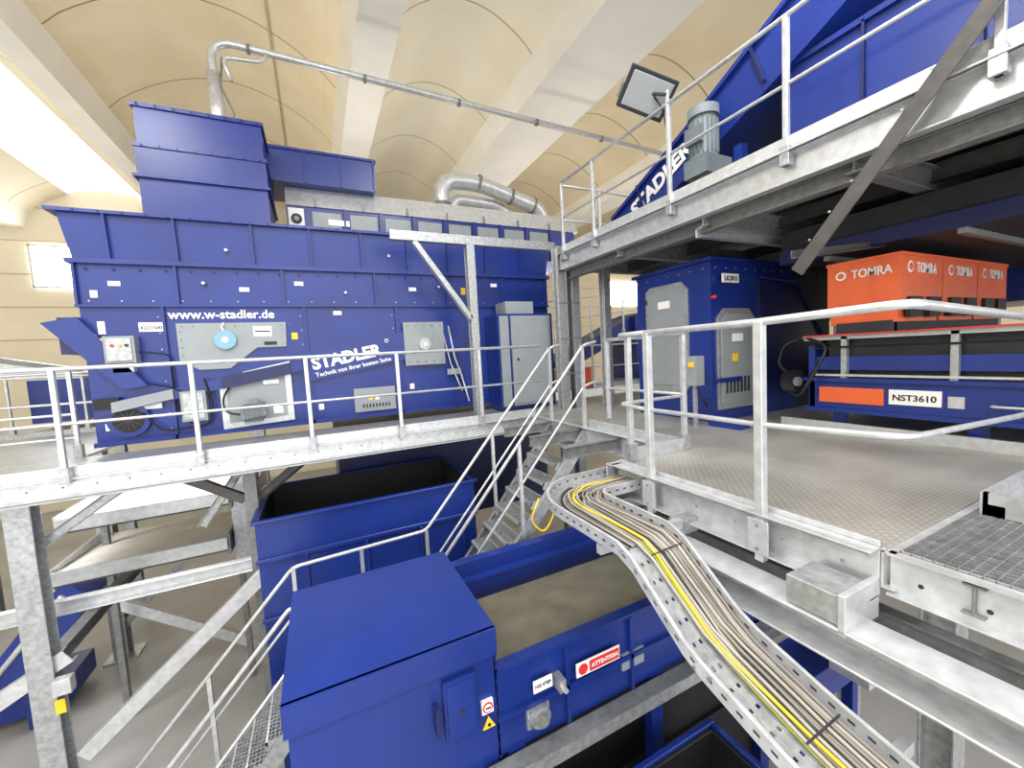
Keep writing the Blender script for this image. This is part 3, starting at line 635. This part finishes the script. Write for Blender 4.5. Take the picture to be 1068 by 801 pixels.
for y in (1.85,2.3): o.box(4.95,5.0,y,y+.05,5.19,5.31,'galvd')
o.box(4.9,7.6,1.85,2.3,5.19,5.32,'dark')
o.done()

# ---------------------------------------------------------------- upper platform
o=Ob('upper_platform',.004)
o.box(3.8,10,-1.5,5.7,6.78,6.82,'galvd')
o.beam((3.8,5.75,6.66),(3.8,-1.5,6.66),cprof(.10,.26,.014,1),'galvb')
o.box(3.79,3.80,-1.5,5.7,6.82,6.93,'galvb'); o.box(3.73,3.80,-1.5,5.7,6.785,6.80,'galvb')
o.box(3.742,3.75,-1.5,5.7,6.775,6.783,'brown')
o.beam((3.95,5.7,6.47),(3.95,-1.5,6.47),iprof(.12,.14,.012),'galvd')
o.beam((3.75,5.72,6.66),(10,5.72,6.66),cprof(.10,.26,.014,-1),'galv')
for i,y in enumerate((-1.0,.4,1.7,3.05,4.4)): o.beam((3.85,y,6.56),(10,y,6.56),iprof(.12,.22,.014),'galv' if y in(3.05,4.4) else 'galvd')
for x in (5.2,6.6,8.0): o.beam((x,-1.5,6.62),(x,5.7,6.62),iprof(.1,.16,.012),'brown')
o.beam((3.85,3.1,6.40),(6.8,3.1,6.40),cprof(.08,.1,.01),'galvb')
for x in (4.5,8.8): o.beam((x,5.5,4.2),(x,5.5,6.6),iprof(.14,.14),'galv')
P=[(3.78,y,6.8) for y in (5.6,4.8,3.41,2.15,.95)]
railing(o,[(3.78,5.65,6.8),(3.78,-1.5,6.8)],P,drop=.12)
railing(o,[(3.8,5.68,6.8),(7.0,5.68,6.8)],[(4.6,5.68,6.8),(5.8,5.68,6.8)])
o.done()
o=Ob('overhead_conveyor',.005)
o.box(5.0,9.5,-1.2,2.9,6.05,6.42,'dark'); o.box(4.95,5.0,-1.2,2.9,6.05,6.2,'blued')
for y in (-.6,.4,1.4,2.4): o.box(4.98,9.5,y,y+.06,6.0,6.06,'galvd')
for y in (-.8,2.6): o.box(6.5,6.6,y,y+.1,4.2,6.05,'brown')
o.done()
o=Ob('diagonal_brace',.003)
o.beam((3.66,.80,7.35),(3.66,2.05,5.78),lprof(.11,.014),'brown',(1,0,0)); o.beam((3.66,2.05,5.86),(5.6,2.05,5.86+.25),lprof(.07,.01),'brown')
boltrow(o,(3.65,1.2,6.85),(3.65,1.9,5.98),6,(-1,0,0),'galv')
o.done()
o=Ob('inclined_conveyor',.006)
pts=[(4.4,5.15,6.85),(4.4,5.1,7.22),(4.4,3.7,7.85),(4.4,2.4,8.50),(4.4,-.5,9.95),(4.4,-.5,9.4),(4.4,2.2,8.0),(4.4,4.7,6.85)]
o.prism(pts,(1.1,0,0),'blue')
for (a,b),(c,d) in (((5.1,7.22),(3.7,7.85)),((3.7,7.85),(2.4,8.50)),((2.4,8.50),(-.5,9.95))): o.beam((4.38,a,b),(4.38,c,d),rect(.06,.05),'blue'); 
for y,z in ((4.4,7.1),(3.4,7.5),(2.7,7.85),(1.8,8.3)): o.beam((4.37,y,z),(4.37,y+.14,z+.42),rect(.03,.03),'blued')
d=V((0,-1,.47)).normalized(); u=V((0,.47,1)).normalized()
o.text('STADLER',1.15,V((4.385,4.62,7.10)),d,u,'white',.04)
o.box(4.5,6.2,.6,2.6,6.82,7.9,'blue'); o.box(4.46,6.25,.55,2.65,7.88,7.93,'blue')
o.box(4.46,4.5,1.2,1.22,6.9,7.9,'blued'); o.box(4.46,4.5,1.9,1.92,6.9,7.9,'blued')
o.hexa([(4.6,1.5,8.5),(5.9,1.5,8.5),(5.9,2.5,8.2),(4.6,2.5,8.2),(4.4,1.4,9.3),(6.2,1.4,9.3),(6.2,2.7,9.3),(4.4,2.7,9.3)],'blue')
o.box(4.35,6.25,1.35,2.75,9.28,9.33,'blue')
my=3.25
o.cyl((4.15,my,7.28),(4.15,my,7.74),.145,'motor',24)
for i in range(20):
    a=i*math.pi/10; o.beam((4.15+.15*math.cos(a),my+.15*math.sin(a),7.32),(4.15+.15*math.cos(a),my+.15*math.sin(a),7.68),rect(.012,.012),'motor')
o.cyl((4.15,my,7.72),(4.15,my,7.82),.165,'motor',24); o.box(4.0,4.42,my-.15,my+.15,7.08,7.28,'motor'); o.cyl((4.15,my,6.98),(4.15,my,7.1),.07,'galv',12); o.box(3.96,4.02,my-.1,my+.1,7.42,7.6,'motor')
for y in (4.6,3.0,1.0): o.box(4.45,4.55,y,y+.1,6.82,7.4 if y<4 else 7.0,'blue')
o.done()
o=Ob('floodlight',.006)
o.box(3.77,3.8,3.40,3.44,7.8,8.05,'galvb')
c=V((3.72,3.66,8.14))
Rm=Matrix.Rotation(math.radians(-20),3,'Z')@Matrix.Rotation(math.radians(20),3,'Y')@Matrix.Rotation(math.radians(42),3,'X')
def rb(x0,x1,y0,y1,z0,z1,m,tx=1.):
    q=[(x0,y0,z0),(x1,y0,z0),(x1*tx,y1,z0*tx),(x0*tx,y1,z0*tx),(x0,y0,z1),(x1,y0,z1),(x1*tx,y1,z1*tx),(x0*tx,y1,z1*tx)]
    o.hexa([c+Rm@(V(p)*1.3) for p in q],m)
rb(-.22,.22,-.05,.02,-.16,.16,'dark'); rb(-.19,.19,-.058,-.05,-.13,.13,'lamp'); rb(-.2,.2,.02,.14,-.14,.14,'dark',.6)
for k in range(6): rb(-.16+k*.06,-.145+k*.06,.05,.17,-.1,.1,'dark')
rb(-.24,-.22,-.02,.05,-.1,.02,'galvd'); rb(.22,.24,-.02,.05,-.1,.02,'galvd')
o.beam((3.78,3.42,8.0),tuple(c),rect(.03,.03),'dark')
o.sweep(fillet([(3.75,3.6,8.1),(3.8,3.5,7.9),(3.82,3.45,7.5),(3.8,3.42,7.0)],.1),.01,'black',6)
o.done()

o=Ob('drive_motor',.004)
o.cyl((3.9,1.6,2.6),(4.3,1.9,2.6),.12,'blue',16); o.cyl((4.3,1.9,2.6),(4.4,1.98,2.6),.09,'galv',14); o.box(3.95,4.2,1.6,1.9,2.2,2.5,'galvb')
o.box(3.6,4.8,1.9,2.3,1.9,2.2,'blue'); o.box(3.7,3.8,2.0,2.1,0,1.9,'blue'); o.box(4.6,4.7,2.0,2.1,0,1.9,'blue')
o.done()

# ---------------------------------------------------------------- distant equipment
o=Ob('sorting_line',.006)
o.box(6.5,14,9.5,11.5,4.0,4.2,'galv')
o.prism([(6.0,10,4.3),(6.0,10,4.8),(9.5,10,6.3),(9.5,10,5.8)],(0,.9,0),'blue')
o.box(9.2,13,9.8,11.2,4.2,6.2,'blue'); o.box(5.6,6.5,8.6,9.3,4.2,4.75,'orange'); o.box(5.5,6.6,8.5,9.4,4.0,4.2,'galv')
railing(o,[(5.2,8.4,4.2),(13,8.4,4.2)],[(5.3+i*1.1,8.4,4.2) for i in range(7)])
railing(o,[(5.2,9.45,5.4),(13,9.45,6.2)],[(6+i*1.2,9.45,5.4+i*.1) for i in range(5)])
o.box(5.2,13,8.35,8.4,4.0,4.2,'galvb')
for x in (5.6,9,12.5): o.beam((x,8.6,0),(x,8.6,4.),iprof(.2,.2),'galv')
o.done()
o=Ob('distant_belt_conveyor',.006)
o.box(10.3,13.5,-1,6,5.6,6.2,'blue'); o.box(10.3,13.5,-1,6,4.2,5.0,'blued'); o.box(10.1,14,-2,7,4.0,4.2,'galv')
for z in (6.3,6.6,6.9,7.2): o.sweep([(10.2,-1,z),(10.2,6,z)],.03,'galvb',6)
for i in range(8): o.box(10.17,10.23,-1+i,-.95+i,6.2,7.2,'galvb'); 
for i in range(5): o.box(10.25,10.4,-.5+i*1.5,-.3+i*1.5,4.2,5.6,'blue')
for y in (-1,3,6.5): o.beam((12,y,0),(12,y,4.),iprof(.2,.2),'galv')
o.done()
o=Ob('feed_conveyor',.006)
o.prism([(-9.5,12,6.2),(-9.5,12,6.55),(-4.6,12,5.35),(-4.6,12,5.0)],(0,.9,0),'galvb')
o.prism([(-9.5,11.95,6.5),(-9.5,11.95,6.6),(-4.6,11.95,5.4),(-4.6,11.95,5.3)],(0,.05,0),'galvd')
o.box(-5.4,-4.0,11.8,13.1,4.3,5.2,'blue'); o.box(-9,-3.5,11.5,13.5,4.0,4.15,'galv')
for x in (-9,-6.5,-4.2): o.beam((x,12.2,0),(x,12.2,5.4 if x>-5 else 6.0),iprof(.16,.16),'galv')
railing(o,[(-9,11.4,4.15),(-3.5,11.4,4.15)],[(-8.8+i*1.1,11.4,4.15) for i in range(5)])
o.done()

# ---------------------------------------------------------------- lights
def area(name,loc,size,power,rot=(0,0,0),col=(1,1,1),sy=None):
    l=bpy.data.lights.new(name,'AREA'); l.energy=power; l.size=size; l.color=col
    if sy: l.shape='RECTANGLE'; l.size_y=sy
    ob=bpy.data.objects.new(name,l); ob.location=loc; ob.rotation_euler=rot; sc.collection.objects.link(ob)
for i,(x,y) in enumerate(((-6,-2),(0,-2.5),(-3,2.2),(2.6,1.6),(8,-3),(-9,6))):
    area('overhead_fill_light',(x,y,10.7),1.4,230)  # out-of-view overhead lights, added as general fill
U=(math.pi,0,0); warm=(1,.96,.90)
for x,y,z,p in ((-6,13,6.5,75),(1.5,10.4,7.4,52),(7.5,12.5,6.8,65),(-1,-4.5,7.5,60),(6,8.2,6.9,35),(14,10,6.9,60)):
    area('vault_fill_light',(x,y,z),.9,p,U,warm)  # unseen upward lights, added to brighten the vaults
area('under_platform_fill',(-2.2,7.6,4.05),1.6,40,sy=.25); area('under_platform_fill',(-4.2,7.0,3.95),1.6,50,sy=.25)  # unseen lights added to brighten trays and floor below the walkway
area('under_platform_fill',(5.5,1.2,3.95),1.6,45,sy=.25)  # added light, brightens the floor under the equipment deck
w_=bpy.data.worlds.new('world'); sc.world=w_; w_.use_nodes=True
w_.node_tree.nodes['Background'].inputs[0].default_value=(1.,.985,.96,1); w_.node_tree.nodes['Background'].inputs[1].default_value=2.2
# ---------------------------------------------------------------- camera
cd=bpy.data.cameras.new('camera'); cd.sensor_width=36; cd.lens=418/1068*36; cd.clip_start=.05
co=bpy.data.objects.new('camera',cd); sc.collection.objects.link(co)
R3=Matrix(((.8973,.0829,-.4335),(-.4378,.0430,-.8980),(-.0558,.9956,.0749)))
co.matrix_world=Matrix.Translation((0,0,5.2))@R3.to_4x4()
sc.camera=co
sc.view_settings.view_transform='Standard'
sc.view_settings.exposure=0.38
